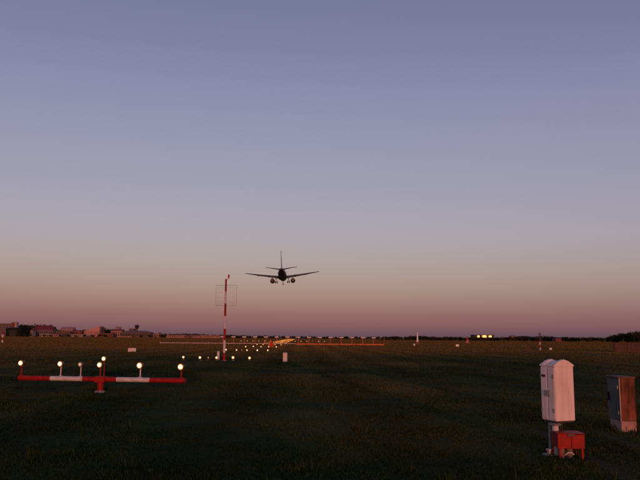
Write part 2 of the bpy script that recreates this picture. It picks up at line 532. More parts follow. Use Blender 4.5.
def board():
    p = ground(132, 352.3); Y = p.y
    t = thing('marker_board', 'low pale rectangular board standing in the dark grass', 'sign', p, RY)
    x0, x1 = at(128, 350, Y).x - p.x, at(136, 350, Y).x - p.x
    zt, zb = at(132, 348.0, Y).z, at(132, 351.6, Y).z
    MB().box(x0, x1, -.02, .02, zb, zt, .006).build('panel', M_white, t)
    for x in (x0 + .15, x1 - .15): MB().box(x - .03, x + .03, .02, .06, 0, zt - .03).build('leg', M_steel, t)
    MB().box(x0 - .01, x1 + .01, -.025, .025, zt, zt + .02).build('top_edge', M_red, t)
board()

# ------------------------------------------------------------------ localizer antenna array across the axis
def localizer():
    Y0 = 158.0
    c = axis_pt(Y0, 0)
    t = thing('localizer_antenna_array', 'long orange beam across the lights with a row of pale antennas on posts', 'antenna', c, RY)
    ex = Vector((math.cos(RY), math.sin(RY), 0)); n = Vector((-ex.y, ex.x, 0))
    def lx(px, py):
        d = ray(px, py); k = (c - Vector((0, 0, CAM_H))).dot(n) / d.dot(n)
        p = Vector((0, 0, CAM_H)) + d * k
        return (p - c).dot(ex), p.z
    xe = lx(384, 340)[0]; xm = lx(296, 340)[0]; xl = lx(160, 344)[0]
    zb = .20
    nseg = 9
    for i in range(nseg):
        a_, b_ = xm + (xe - xm) * i / nseg, xm + (xe - xm) * (i + 1) / nseg
        MB().box(a_ + .01, b_ - .01, -.12, .12, zb - .16, zb + .17, .02).build('beam_section', M_orange, t)
    for i in range(12):
        a_, b_ = xl + (xm - xl) * i / 12, xl + (xm - xl) * (i + 1) / 12
        MB().box(a_ + .01, b_ - .01, -.06, .06, zb + .04, zb + .15, .01).build('rail_section', M_white, t)
        MB().box(a_ + .02, a_ + .12, -.05, .05, 0, zb + .04).build('rail_foot', M_conc, t)
    for x in (xe, xl):
        zt = lx(384 if x == xe else 160, 337.2 if x == xe else 340)[1]
        MB().tube((x, 0, 0), (x, 0, zt), .05 if x == xe else .06, n=8).build('end_post', M_orange, t)
    x_last = lx(373.4, 337.5)[0]; dx = lx(373.4, 337.5)[0] - lx(362.7, 337.5)[0]
    me_a = me_p = me_s = None
    for k in range(15):
        x = x_last - k * dx
        zt = 1.72
        if me_a is None:
            q = MB().box(-.46, .46, -.55, -.35, -.13, .13, .03)      # front radome with its boom behind
            q.tube((0, -.35, 0), (0, 1.3, 0), .04, n=8)
            for j, w in enumerate((.42, .36, .30, .25)):
                q.tube((-w, -.1 + .35 * j, 0), (w, -.1 + .35 * j, 0), .022, n=6)
            me_a = q.mesh('antenna', M_white)
            me_p = MB().box(-.05, .05, -.05, .05, .0, zt - .05).mesh('post', M_orange)
            q = MB().tube((0, .04, .25), (0, 1.15, zt - .06), .02, n=6)
            me_s = q.mesh('brace', M_steel)
        o = link('antenna', me_a, t, (x, 0, zt))
        link('post', me_p, t, (x, .2, 0))
        link('brace', me_s, t, (x, .06, 0))
localizer()

# red pyramid marker by the lights
def pyramid():
    p = ground(271, 347.2)
    t = thing('pyramid_marker', 'bright red pyramid shaped marker among the distant lights', 'marker', p, R(20))
    w, h = .40, 1.35
    q = MB(); q.v = [(-w, -w, .05), (w, -w, .05), (w, w, .05), (-w, w, .05), (0, 0, h)]
    q.f = [(0, 1, 4), (1, 2, 4), (2, 3, 4), (3, 0, 4), (3, 2, 1, 0)]
    q.build('cone', mat('signal_red', (.55, .03, .012), .6, (.42, .025, .012), spec=.2), t)
    MB().box(-w - .05, w + .05, -w - .05, w + .05, -.02, .05).build('base', M_conc, t)
pyramid()

# ------------------------------------------------------------------ white double cabinet
def white_cabinet():
    c = ground(556.5, 455.5)
    Y = c.y - .15
    yaw = R(22)
    cs, sn = math.cos(yaw), math.sin(yaw)
    C = at(555.4, 395, Y)                                       # near corner
    def slope(px):
        d_ = ray(px, 395); return d_.x / d_.y
    k = slope(574.4); w = (k * C.y - C.x) / (cs - k * sn)        # front face, towards the sun
    k = slope(541.3); d = (C.x - k * C.y) / (sn + k * cs)        # door side
    zb, zs, zt = at(556, 421.6, Y).z, at(555.8, 366.6, Y).z, at(566, 360.0, Y + .05).z
    t = thing('utility_cabinet', 'white double electrical cabinet with peaked lids on a single post', 'cabinet', (C.x, Y, 0), yaw)
    m = d / 2
    for k in range(2):
        y0, y1 = k * m + (.004 if k else 0), (k + 1) * m - (.004 if k == 0 else 0)
        mod = MB().box(0, w, y0, y1, zb, zs, .008).build('cabinet_module', M_cab, t)
        # peaked lid: gable at the outer end, sloping down to the joint
        e = .006
        oy, jy = (y0 - e, y1) if k == 0 else (y1 + e, y0)
        h = zt - zs
        def prof(y, f):
            pts = [(-e, 0), (-e, .02), (w * .28, h * .80 * f + .004), (w * .5, h * f + .006), (w * .72, h * .80 * f + .004), (w + e, .02), (w + e, 0)]
            return [(x, y, zs + z) for x, z in pts]
        r0, r1, r2 = prof(oy, 1), prof(oy + (jy - oy) * .40, 1.0), prof(jy, .0)
        q = MB().ring_loft([r0, r1, r2])
        if k == 0: q.f = [tuple(reversed(f)) for f in q.f]
        q.build('lid', M_cab, mod)
        dr = MB().box(-.010, -.001, y0 + .014, y1 - .014, zb + .03, zs - .03, .003).build('door', M_cab, mod)
        for zz in (zb + .15, zs - .15):
            MB().box(-.022, -.010, (y0 + .016 if k == 0 else y1 - .030), (y0 + .030 if k == 0 else y1 - .016), zz - .03, zz + .03).build('hinge', M_steel, dr)
        if k == 1:
            MB().box(-.016, -.010, y0 + .035, y1 - .035, zs - .16, zs - .125).build('vent', M_dark, dr)
        zz = zb + (zs - zb) * .50
        ly = y1 - .035 if k == 0 else y0 + .035
        MB().box(-.028, -.010, ly - .016, ly + .016, zz - .045, zz + .045, .004).build('latch', M_steel, dr)
    MB().box(.02, w - .02, .02, d - .02, zb - .03, zb).build('base_frame', M_dark, t)
    px_ = .075
    MB().tube((px_, .12, -.03), (px_, .12, zb - .03), .048, n=16).build('post', M_white, t, True)
    MB().tube((px_, d - .07, -.03), (px_, d - .07, zb - .03), .022, n=12).build('rear_post', M_steel, t, True)
    q = MB()
    for k in range(3): q.tube((px_ + .09 + .04 * k, .16, -.02), (px_ + .09 + .035 * k, .16, zb - .03), .010, n=8)
    q.build('cable', M_dark, t)
    MB().box(px_ - .06, px_ + .06, .06, .18, zb - .07, zb - .03).build('post_flange', M_steel, t)
    return Y
cabY = white_cabinet()

def red_box():
    p = ground(571, 459.2); Y = p.y
    t = thing('junction_box', 'low red metal box on short legs beneath the white cabinet', 'box', (p.x, Y, 0))
    X = lambda px, py=445: at(px, py, Y).x - p.x
    x0, xm, x1 = X(557.8), X(571.2), X(584.6)
    zt, zb = at(571, 434.2, Y).z, at(571, 448.6, Y).z
    d = .30
    MB().box(x0, xm - .004, -.012, 0, zb, zt, .003).build('front_panel', M_red, t)
    MB().box(xm + .004, x1, -.012, 0, zb, zt - .006, .003).build('front_panel', M_red, t)
    MB().box(x0 + .004, x1 - .004, .001, d, zb + .008, zt - .012, .004).build('body', M_red, t)
    lid = MB().box(x0 - .01, x1 + .01, -.02, d + .015, zt - .006 + .008, zt + .014, .004).build('lid', M_red, t)
    MB().box(xm - .05, xm + .05, -.026, -.020, zt - .03, zt + .006).build('clasp', M_dark, lid)
    for x in (x0 + .02, x1 - .045):
        for y in (.0, d - .03):
            MB().box(x, x + .028, y + .002, y + .03, -.02, zb + .008).build('leg', M_red, t)
    for px in (564.3, 571.9):
        x = X(px); q = MB().tube((x, .12, -.03), (x, .12, zb + .008), .042, n=14)
        q.lathe([(.052, .06), (.052, .10)], 'Z', 14, (x, .12, 0))
        q.build('conduit', mat('worn_conduit', (.24, .17, .13), .9, (.14, .10, .08), 12), t, True)
    q = MB()
    pts = [(X(566), .05, .05), (X(568), .02, .085), (X(571), 0, .09), (X(574), .03, .06)]
    for a_, b_ in zip(pts, pts[1:]): q.tube(a_, b_, .012, n=8)
    q.build('cable', M_white, t)
red_box()

def fitting():
    p = ground(549.3, 455.6)
    t = thing('valve_fitting', 'small grey metal fitting on the ground left of the cabinet post', 'fitting', p, R(15))
    MB().box(-.08, .08, -.06, .06, -.01, .03, .006).build('plate', M_steel, t)
    MB().lathe([(.035, .03), (.035, .07), (.05, .075), (.05, .095), (.02, .10)], 'Z', 12).build('cap', M_steel, t)
    MB().tube((.0, 0, .05), (.12, .02, .04), .015, n=8).build('pipe', M_steel, t)
fitting()

def rusty_cabinet():
    p = ground(627.8, 432.3); Y = p.y
    X = lambda px: at(px, 405, Y).x
    xl, xr = X(620.0), X(635.8)
    zt, zp = at(628, 376.8, Y).z, at(628, 421.2, Y).z
    w, d = xr - xl, .55
    t = thing('steel_cabinet', 'weathered grey cabinet with rust coloured end panel on a pale plinth', 'cabinet', (xl, Y, 0))
    mg = mat('weathered_grey', (.12, .135, .115), .7, (.07, .08, .07), 4, spec=.2)
    mr = mat('rusty_panel', (.24, .085, .045), .85, (.06, .026, .012), 9, bump=.3, spec=.2, stretch=(1, 1, .22), lo=.35, hi=.7)
    MB().box(0, w, .006, d, zp, zt - .03, .006).build('body', mg, t)
    MB().box(.012, w - .004, -.006, .004, zp + .01, zt - .035).build('end_panel', mr, t)
    MB().box(-.002, .011, -.010, .004, zp, zt - .03).build('corner_strip', mat('pale_trim', (.45, .42, .38), .6), t)
    MB().box(-.02, w + .015, -.02, d + .02, zt - .03, zt, .006).build('roof', mat('rusty_roof', (.16, .07, .04), .8, (.07, .05, .04), 6), t)
    dr = MB().box(-.010, -.001, .03, d - .03, zp + .03, zt - .06, .003).build('door', mg, t)
    zz = (zp + zt) / 2
    MB().box(-.045, -.010, d - .12, d - .08, zz - .06, zz + .10, .004).build('handle', M_black, dr)
    for z in (zp + .15, zt - .2): MB().box(-.02, -.010, .035, .055, z - .03, z + .03).build('hinge', M_steel, dr)
    MB().box(.01, w - .002, .0, d - .03, -.02, zp - .002, .01).build('plinth', mat('pale_concrete', (.40, .26, .21), .9, (.30, .19, .15), 9), t)
rusty_cabinet()

# ------------------------------------------------------------------ small things out on the field
def striped_pole(px, pyb, pyt, r, label, bands, top=None):
    p = ground(px, pyb); Y = p.y
    t = thing('marker_pole', label, 'pole', p)
    H = at(px, pyt, Y).z
    for i, m in enumerate(bands):
        MB().tube((0, 0, H * i / len(bands)), (0, 0, H * (i + 1) / len(bands)), r, n=10).build('pole_section', m, t, True)
    MB().lathe([(r * 2.2, -.02), (r * 2.2, .05), (r * 1.2, .08)], 'Z', 10).build('foot', M_conc, t)
    if top:
        MB().tube((-.3, 0, H - .05), (.3, 0, H - .05), .03, n=8).build('cross_arm', M_dark, t)
        MB().lathe([(.05, H), (.06, H + .08), (.03, H + .16)], 'Z', 10).build('tip', M_dark, t)
striped_pole(540.3, 350.4, 333.6, .10, 'thin red and white pole with a small cross arm right of centre', [M_white, M_red, M_white, M_red, M_dark, M_dark], True)
striped_pole(2.2, 342.8, 331.8, .20, 'stubby red and white pole at the far left edge', [M_white, M_red, M_white, M_red])

def tower_beacon(px, pyb, pyt, r0, r1, name, label, m0, m1, split=.25):
    p = ground(px, pyb); Y = p.y
    H = at(px, pyt, Y).z
    t = thing(name, label, 'beacon', p, R(30))
    sections = 6
    for i in range(sections):
        a_, b_ = i / sections, (i + 1) / sections
        MB().tube((0, 0, H * a_), (0, 0, H * b_), r0 + (r1 - r0) * a_, r0 + (r1 - r0) * b_, 4).build('tower_section', m0 if a_ < split else m1, t)
    MB().lathe([(r0 * 1.5, -.02), (r0 * 1.5, .12), (r0 * 1.2, .14)], 'Z', 8).build('base', M_conc, t)
    MB().lathe([(.05, H), (.09, H + .05), (.09, H + .2), (.02, H + .28)], 'Z', 8).build('lamp', M_dark, t)
M_white_b = mat('bright_white', (.78, .76, .72), .5, (.66, .64, .6), 3)
tower_beacon(417.6, 343.8, 332.0, .42, .12, 'beacon_tower', 'tapering white tower standing before the far dark treeline', M_red, M_white_b, .12)
tower_beacon(467.6, 343.2, 336.8, .75, .20, 'beacon_tower', 'squat dull red tapering tower left of the floodlit building', mat('dull_pink', (.42, .15, .12), .7), M_red, .5)

def small_box(px, py, w, h, label, lit=False):
    p = ground(px, py)
    t = thing('marker_box', label, 'marker', p, R(rnd.uniform(-15, 15)))
    MB().box(-w / 2, w / 2, -w * .3, w * .3, .08, h, .02).build('body', M_white_b, t)
    MB().box(-w / 2 - .03, w / 2 + .03, -w * .3 - .03, w * .3 + .03, h, h + .05).build('lid', M_white, t)
    MB().box(-w / 2 + .05, w / 2 - .05, -w * .25, w * .25, -.02, .08).build('plinth', M_conc, t)
small_box(457.3, 346.9, .62, .48, 'small white box on the field below the treeline')
small_box(550.6, 350.2, .36, .30, 'small white marker on the grass beside the thin striped pole')
small_box(414.2, 345.9, .34, .42, 'tiny pale marker just left of the white tapering tower')

def slat_fence():
    p = ground(614.5, 352.2); Y = p.y
    W = at(652, 350, Y).x - p.x; H = at(614.5, 342.6, Y).z
    t = thing('slat_fence', 'reddish brown slat fence at the right edge of the field', 'fence', p, R(-4))
    ms = [mat('fence_wood_%d' % i, c, .85, None, 4) for i, c in enumerate([(.085, .042, .03), (.06, .032, .024), (.10, .05, .034)])]
    n = 30; sw = W / n
    mes = [MB().box(0, sw * .78, 0, .022, .05, H).mesh('slat', m) for m in ms]
    for k in range(n):
        o = link('slat', mes[rnd.randrange(3)], t, (k * sw, 0, rnd.uniform(-.03, .03)))
    for z in (.3, H - .3): MB().box(-.02, W, .023, .06, z, z + .08).build('rail', ms[1], t)
    for k in range(4): MB().box(k * W / 3 - .05, k * W / 3 + .05, .061, .15, -.02, H - .05).build('post', ms[1], t)
slat_fence()

# ------------------------------------------------------------------ far buildings
def facade_windows(t, x0, x1, y, z0, z1, nx, nz, m, frac=.5):
    me = None
    cw, ch = (x1 - x0) / nx, (z1 - z0) / nz
    ww, hh = cw * frac, ch * .55
    me = MB().box(-ww / 2, ww / 2, 0, .12, -hh / 2, hh / 2).mesh('window', m)
    for i in range(nx):
        for j in range(nz):
            link('window', me, t, (x0 + (i + .5) * cw, y - .12, z0 + (j + .5) * ch))
M_glass = mat('dark_window', (.02, .02, .025), .12, spec=.6)
def building(name, label, x0, x1, yt, Y, wall, depth=14, roof='flat', roof_m=None, yroof=None, win=None, cat='building', rz=0.0, zbase=0.0, door=False):
    """photo-pixel columns x0..x1 and wall top row at distance Y"""
    pa, pb = at(x0, yt, Y), at(x1, yt, Y)
    w = pb.x - pa.x; H = (pa.z + pb.z) / 2
    t = thing(name, label, cat, ((pa.x + pb.x) / 2, Y, zbase), rz)
    h = w / 2
    MB().box(-h, h, 0, depth, -.3, H).build('wall', wall, t)
    rm = roof_m or mat('grey_roof', (.10, .09, .085), .9)
    if roof == 'flat':
        MB().box(-h - .25, h + .25, -.25, depth + .25, H, H + .45).build('roof', rm, t)
    else:
        Hr = at((x0 + x1) / 2, yroof, Y).z
        e = .4; q = MB()
        if roof == 'gable':       # ridge along the facade
            q.v = [(-h - e, -e, H), (h + e, -e, H), (h + e, depth + e, H), (-h - e, depth + e, H), (-h - e, depth / 2, Hr), (h + e, depth / 2, Hr)]
            q.f = [(0, 1, 5, 4), (2, 3, 4, 5), (1, 2, 5), (3, 0, 4), (3, 2, 1, 0)]
        elif roof == 'hip':
            q.v = [(-h - e, -e, H), (h + e, -e, H), (h + e, depth + e, H), (-h - e, depth + e, H), (-h * .6, depth / 2, Hr), (h * .6, depth / 2, Hr)]
            q.f = [(0, 1, 5, 4), (2, 3, 4, 5), (1, 2, 5), (3, 0, 4), (3, 2, 1, 0)]
        else:                     # shed, rising to the right
            q.v = [(-h - e, -e, H), (h + e, -e, H), (h + e, depth + e, H), (-h - e, depth + e, H), (h + e, -e, Hr), (h + e, depth + e, Hr)]
            q.f = [(0, 1, 4), (0, 4, 5, 3), (2, 3, 5), (1, 2, 5, 4), (3, 2, 1, 0)]
        q.build('roof', rm, t)
    if win: facade_windows(t, -h + .6, h - .6, 0, H * .12, H * .95, win[0], win[1], M_glass, win[2] if len(win) > 2 else .5)
    if door: MB().box(-h * .5, h * .5, -.15, 0, 0, H * .8).build('hangar_door', mat('hangar_door', (.015, .018, .016), .7), t)
    return t
W1 = mat('render_pink', (.36, .21, .175), .9, (.24, .14, .12), .25)
W2 = mat('render_grey', (.15, .12, .12), .9, (.11, .09, .09), .25)
W3 = mat('render_cream', (.34, .27, .22), .9, (.22, .18, .15), .25)
W4 = mat('brick_red', (.20, .06, .045), .9, (.13, .04, .035), .25)
W5 = mat('brown_cladding', (.13, .085, .07), .9, (.10, .065, .055), .4)
RR = mat('red_tile_roof', (.17, .03, .032), .9, (.11, .022, .024), .3)
DK = mat('dark_green_sheet', (.012, .016, .011), .9, spec=.1)
DR = mat('dark_roof', (.06, .05, .05), .9)
YB = 1200.0
building('apartment_block', 'grey flat roofed block rising at the far left edge', -6, 11.5, 323.6, YB + 60, W2, 20, win=(7, 5))
building('stair_tower', 'dark red narrow block next to the pale tower at the far left', 11.5, 14.6, 322.6, YB + 55, W4, 12, win=(2, 5))
building('stair_tower', 'slender pale tower lit by the sun above the dark hangar', 14.8, 16.8, 322.4, YB + 50, W3, 8)
building('hangar', 'nearly black hangar on the horizon at the left', 6, 20.6, 328.2, YB - 40, DK, 40, 'gable', DK, 327.4, door=True)
building('low_house', 'cream low house just right of the dark hangar', 21, 32.5, 330.6, YB, W3, 14, 'hip', W4, 329.2, (7, 1))
building('terminal_building', 'wide grey building under a long crimson roof at the left', 30, 53, 330.2, YB + 30, W2, 26, 'hip', RR, 325.6, (12, 1))
building('shed', 'long low white shed in front of the crimson roofed building', 40, 51, 333.6, YB - 60, W3, 10, win=(6, 1))
building('shed', 'low brownish shed continuing right of the long white shed', 51.3, 58.5, 334.3, YB - 58, W1, 10, win=(3, 1))
building('house', 'pink house with pale roof behind darker low sheds', 60, 72.5, 329.6, YB + 80, W1, 20, 'gable', W1, 326.8, (5, 2))
building('shed', 'dark low shed below the pink house', 56, 70, 331.8, YB, W5, 16, win=(5, 1))
building('row_house', 'red brick row left of the large pink block', 72, 82, 331.2, YB + 20, W4, 14, 'gable', RR, 330.2, (6, 1))
building('shed', 'cream shed at the foot of the red brick row', 71, 84, 334.4, YB - 50, W3, 10, win=(6, 1))
building('warehouse', 'large pink sunlit block with slanting roof on the left skyline', 84, 99.3, 331.2, YB + 20, W1, 22, 'shed', mat('pink_roof', (.50, .27, .23), .85), 326.2)
building('warehouse', 'narrow dark block joined to the right of the pink block', 99.5, 101.4, 327.6, YB + 22, W5, 20)
building('low_house', 'long dark red low building right of the pink block', 100, 113, 333.4, YB, W4, 14, win=(6, 1))
building('house', 'rose brick house with upper storey near the control tower', 111, 122, 330.8, YB + 40, W1, 18, 'gable', RR, 329.2, (5, 2))
building('house', 'small pink roof house behind the rose brick one', 115.5, 119.5, 328.2, YB + 90, W1, 12, 'gable', W1, 326.6)
building('office_block', 'dark boxy block immediately left of the control tower', 129, 134.2, 328.8, YB + 50, W5, 14)
building('terminal_building', 'long brown terminal spreading below the control tower', 120, 150.5, 332.6, YB, W5, 26, 'hip', mat('brown_roof', (.17, .115, .095), .9), 330.8, (16, 1, .7))
building('shed', 'pale strip of low shed at the foot of the brown terminal', 118, 133, 336.0, YB - 80, W3, 8, win=(7, 1))
building('low_house', 'rosy low house right of the brown terminal', 150.8, 161, 334.0, YB + 20, W1, 14, win=(4, 1))
building('hall', 'pale hall with reddish roof left of the mast', 166.5, 186, 335.3, 900, W1, 18, 'hip', RR, 333.9, (8, 1))
building('hall', 'pink flat hall between the reddish roofed one and the mast', 189, 199.5, 335.6, 900, W1, 16, win=(5, 1))
building('hall', 'long rose hall directly left of the striped mast', 200.5, 219.5, 335.4, 905, W1, 18, win=(9, 1))
building('shed', 'brick red shed low between the two pale halls', 184.5, 190, 336.3, 880, W4, 8)

def control_tower():
    Y = YB + 30
    c = at(136.8, 330, Y)
    t = thing('control_tower', 'dark airport control tower with wide cab on the left skyline', 'tower', (c.x, Y, 0))
    z1, z2, z3 = at(136.8, 328.6, Y).z, at(136.8, 326.0, Y).z, at(136.8, 324.9, Y).z
    MB().tube((0, 0, 0), (0, 0, z1), 2.2, 1.8, 10).build('shaft', W5, t)
    MB().lathe([(1.9, z1 - .3), (2.9, z1 + .6), (2.9, z1 + .9)], 'Z', 10).build('collar', DR, t)
    MB().lathe([(2.8, z1 + .9), (3.7, z2)], 'Z', 10).build('cab_glass', M_glass, t)
    MB().lathe([(4.0, z2), (4.0, z2 + .6), (3.0, z3), (.3, z3 + .2)], 'Z', 10).build('roof', DR, t)
    for k in range(10):
        a_ = 2 * math.pi * k / 10
        MB().tube((2.85 * math.cos(a_), 2.85 * math.sin(a_), z1 + .9), (3.75 * math.cos(a_), 3.75 * math.sin(a_), z2), .09, n=4).build('mullion', DR, t)
    MB().tube((.6, 0, z3), (.6, 0, z3 + 3), .06, n=5).build('aerial', DR, t)
control_tower()

# floodlit building on the right horizon
def floodlit():
    Y = 640.0
    pa, pb = at(474, 337, Y), at(494, 337, Y)
    w = pb.x - pa.x; H = at(484, 335.2, Y).z
    t = thing('floodlit_building', 'dark building with three glowing floodlights above the right treeline', 'building', ((pa.x + pb.x) / 2, Y, 0))
    MB().box(-w / 2, w / 2, 0, 14, -.3, H).build('wall', DR, t)
    MB().box(-w / 2 - .4, w / 2 + .4, -.5, 14.4, H, H + .4).build('roof', DR, t)
    facade_windows(t, -w / 2 + .8, w / 2 - .8, 0, .4, H * .55, 7, 1, M_glass)
    fl = lamp_mat('flood_lens', (1, .44, .12), (1, .28, .05), 3.0, .6, 2.6)
    for px, hw, hh in ((478.3, 1.0, .8), (484.2, 2.4, 1.0), (490, 1.4, .75)):
        x = at(px, 336, Y).x - (pa.x + pb.x) / 2; z = at(px, 336.4, Y).z
        hsg = MB().box(-hw - .1, hw + .1, -.05, .5, -hh - .1, hh + .1).build('floodlight', DR, t, loc=(x, -.55, z))
        MB().box(-hw, hw, -.09, -.06, -hh, hh).build('lens', fl, hsg)
floodlit()
building('house', 'pale pink gable glimpsed above the treeline right of the floodlights', 511.4, 516.2, 336.6, 760, W1, 10, 'gable', W1, 335.2)
building('house', 'bright pink gable above the treeline by the thin pole', 542.6, 546.6, 336.8, 760, W1, 10, 'gable', W1, 335.6)
building('house', 'dark roofed house between the two pink gables', 523, 530, 337.0, 760, W5, 10, 'gable', DR, 335.9)
building('shed', 'dull red shed at the foot of the treeline right of the pole', 555.5, 561.5, 338.6, 430, W4, 6, 'gable', W4, 338.1)

# ------------------------------------------------------------------ trees
M_leaf = [mat('foliage_%d' % i, c, .9, tuple(v * .55 for v in c), .5, spec=.1) for i, c in enumerate([(.045, .055, .022), (.055, .052, .026), (.040, .045, .022)])]
M_bark = mat('bark', (.07, .055, .045), .95)
def tree_mesh(seed, leafm):
    g = random.Random(seed)
    tr = MB().tube((0, 0, -.3), (.1, .05, 2.2), .24, .15, 7)
    tips = []
    for k in range(5):
        a_ = g.uniform(0, 6.28); L = g.uniform(1.3, 2.2)
        e_ = (math.cos(a_) * L * .8, math.sin(a_) * L * .8, 2.0 + L * .9)
        tr.tube((.09, .05, 1.4 + .2 * k), e_, .09, .03, 5)
        tips.append(e_)
    tr_me = tr.mesh('trunk', M_bark)
    cr = MB()
    lobes = [(0, 0, 3.4, 1.7)] + [(p[0] * g.uniform(.9, 1.3), p[1] * 1.1, p[2] * g.uniform(.6, 1.02), g.uniform(.9, 1.5)) for p in tips] + \
            [(g.uniform(-1.8, 1.8), g.uniform(-1.2, 1.2), g.uniform(1.0, 2.2), g.uniform(.8, 1.2)) for _ in range(4)]
    for lx_, ly_, lz_, lr_ in lobes:
        for _ in range(85):
            v = Vector((g.gauss(0, 1), g.gauss(0, 1), g.gauss(0, 1))).normalized() * lr_ * g.uniform(.35, 1.05) ** .6
            c = Vector((lx_, ly_, lz_)) + v * g.uniform(.8, 1.1)
            q = Quaternion((g.gauss(0, 1), g.gauss(0, 1), g.gauss(0, 1), g.gauss(0, 1))).normalized()
            s = g.uniform(.18, .36)
            b0 = len(cr.v)
            cr.v += [tuple(c + q @ Vector(p)) for p in ((-s, -s * .5, 0), (s, -s * .4, .1), (s * .3, s, 0), (-s * .8, s * .6, .12))]
            cr.f.append((b0, b0 + 1, b0 + 2, b0 + 3))
    return tr_me, cr.mesh('crown', leafm)
TREES = [tree_mesh(s, M_leaf[s % 3]) for s in range(6)]
def tree(x, Y, H, label, group, wide=1.0):
    tm, cm = TREES[rnd.randrange(len(TREES))]
    s = H / 5.0
    t = thing('tree', label, 'tree', (x, Y, 0), rnd.uniform(0, 6.28), group)
    t.scale = (s * wide, s * wide, s)
    link('trunk', tm, t); link('crown', cm, t)
def tree_line(x0, x1, Y, step, top, jit, label, group, wide=1.2, dY=25):
    px = x0
    while px < x1:
        y = Y + rnd.uniform(-dY, dY)
        tp = top(px) + rnd.uniform(-jit, jit)
        p = at(px, tp, y)
        tree(p.x, y, max(p.z, 2.2), label, group, wide * rnd.uniform(.85, 1.25))
        px += step * rnd.uniform(.7, 1.3)
def lerp_top(pts):
    def f(x):
        for (a_, b_), (c_, d_) in zip(pts, pts[1:]):
            if x <= c_: return b_ + (d_ - b_) * (x - a_) / (c_ - a_)
        return pts[-1][1]
    return f
tree_line(384, 612, 560, 3.3, lerp_top([(384, 336.6), (420, 335.6), (432, 336.6), (470, 337.0), (500, 337.0), (520, 336.2), (545, 336.0), (560, 336.8), (600, 337.4), (612, 336.4)]), .5,
          'dark low tree in the far hedge line right of the antennas', 'trees of the far right treeline', 1.35)
tree_line(610, 664, 430, 3.4, lerp_top([(610, 335.6), (622, 333.2), (640, 331.0), (664, 329.5)]), .5,
          'taller dark tree of the wood at the right edge', 'trees of the wood at the right edge', 1.1)
tree_line(-12, 52, YB + 130, 4.0, lerp_top([(-12, 325), (18, 323.6), (30, 324.2), (50, 325), (52, 325)]), .5,
          'dark tree behind the buildings at the far left', 'trees behind the left buildings', 1.0)
tree_line(52, 165, YB + 150, 4.6, lerp_top([(52, 329), (84, 330), (100, 327.8), (110, 328), (113, 329.5), (165, 333.2)]), .7,
          'dark tree rising behind the airport roofs', 'trees behind the airport roofs', 1.1)
tree_line(160, 232, 960, 3.6, lerp_top([(160, 334), (190, 333.4), (232, 334.6)]), .5,
          'dark tree behind the pale halls left of the mast', 'trees behind the pale halls', 1.2)
tree_line(228, 388, 900, 3.8, lerp_top([(228, 335), (300, 336), (388, 336.6)]), .4,
          'dark tree behind the antenna array', 'trees behind the antenna array', 1.4)

tree_line(18, 165, YB - 75, 7.5, lerp_top([(18, 334.6), (60, 334.2), (110, 334.8), (165, 335.6)]), .8,
          'low dark bush in front of the airport buildings', 'bushes before the airport buildings', 1.5, 10)

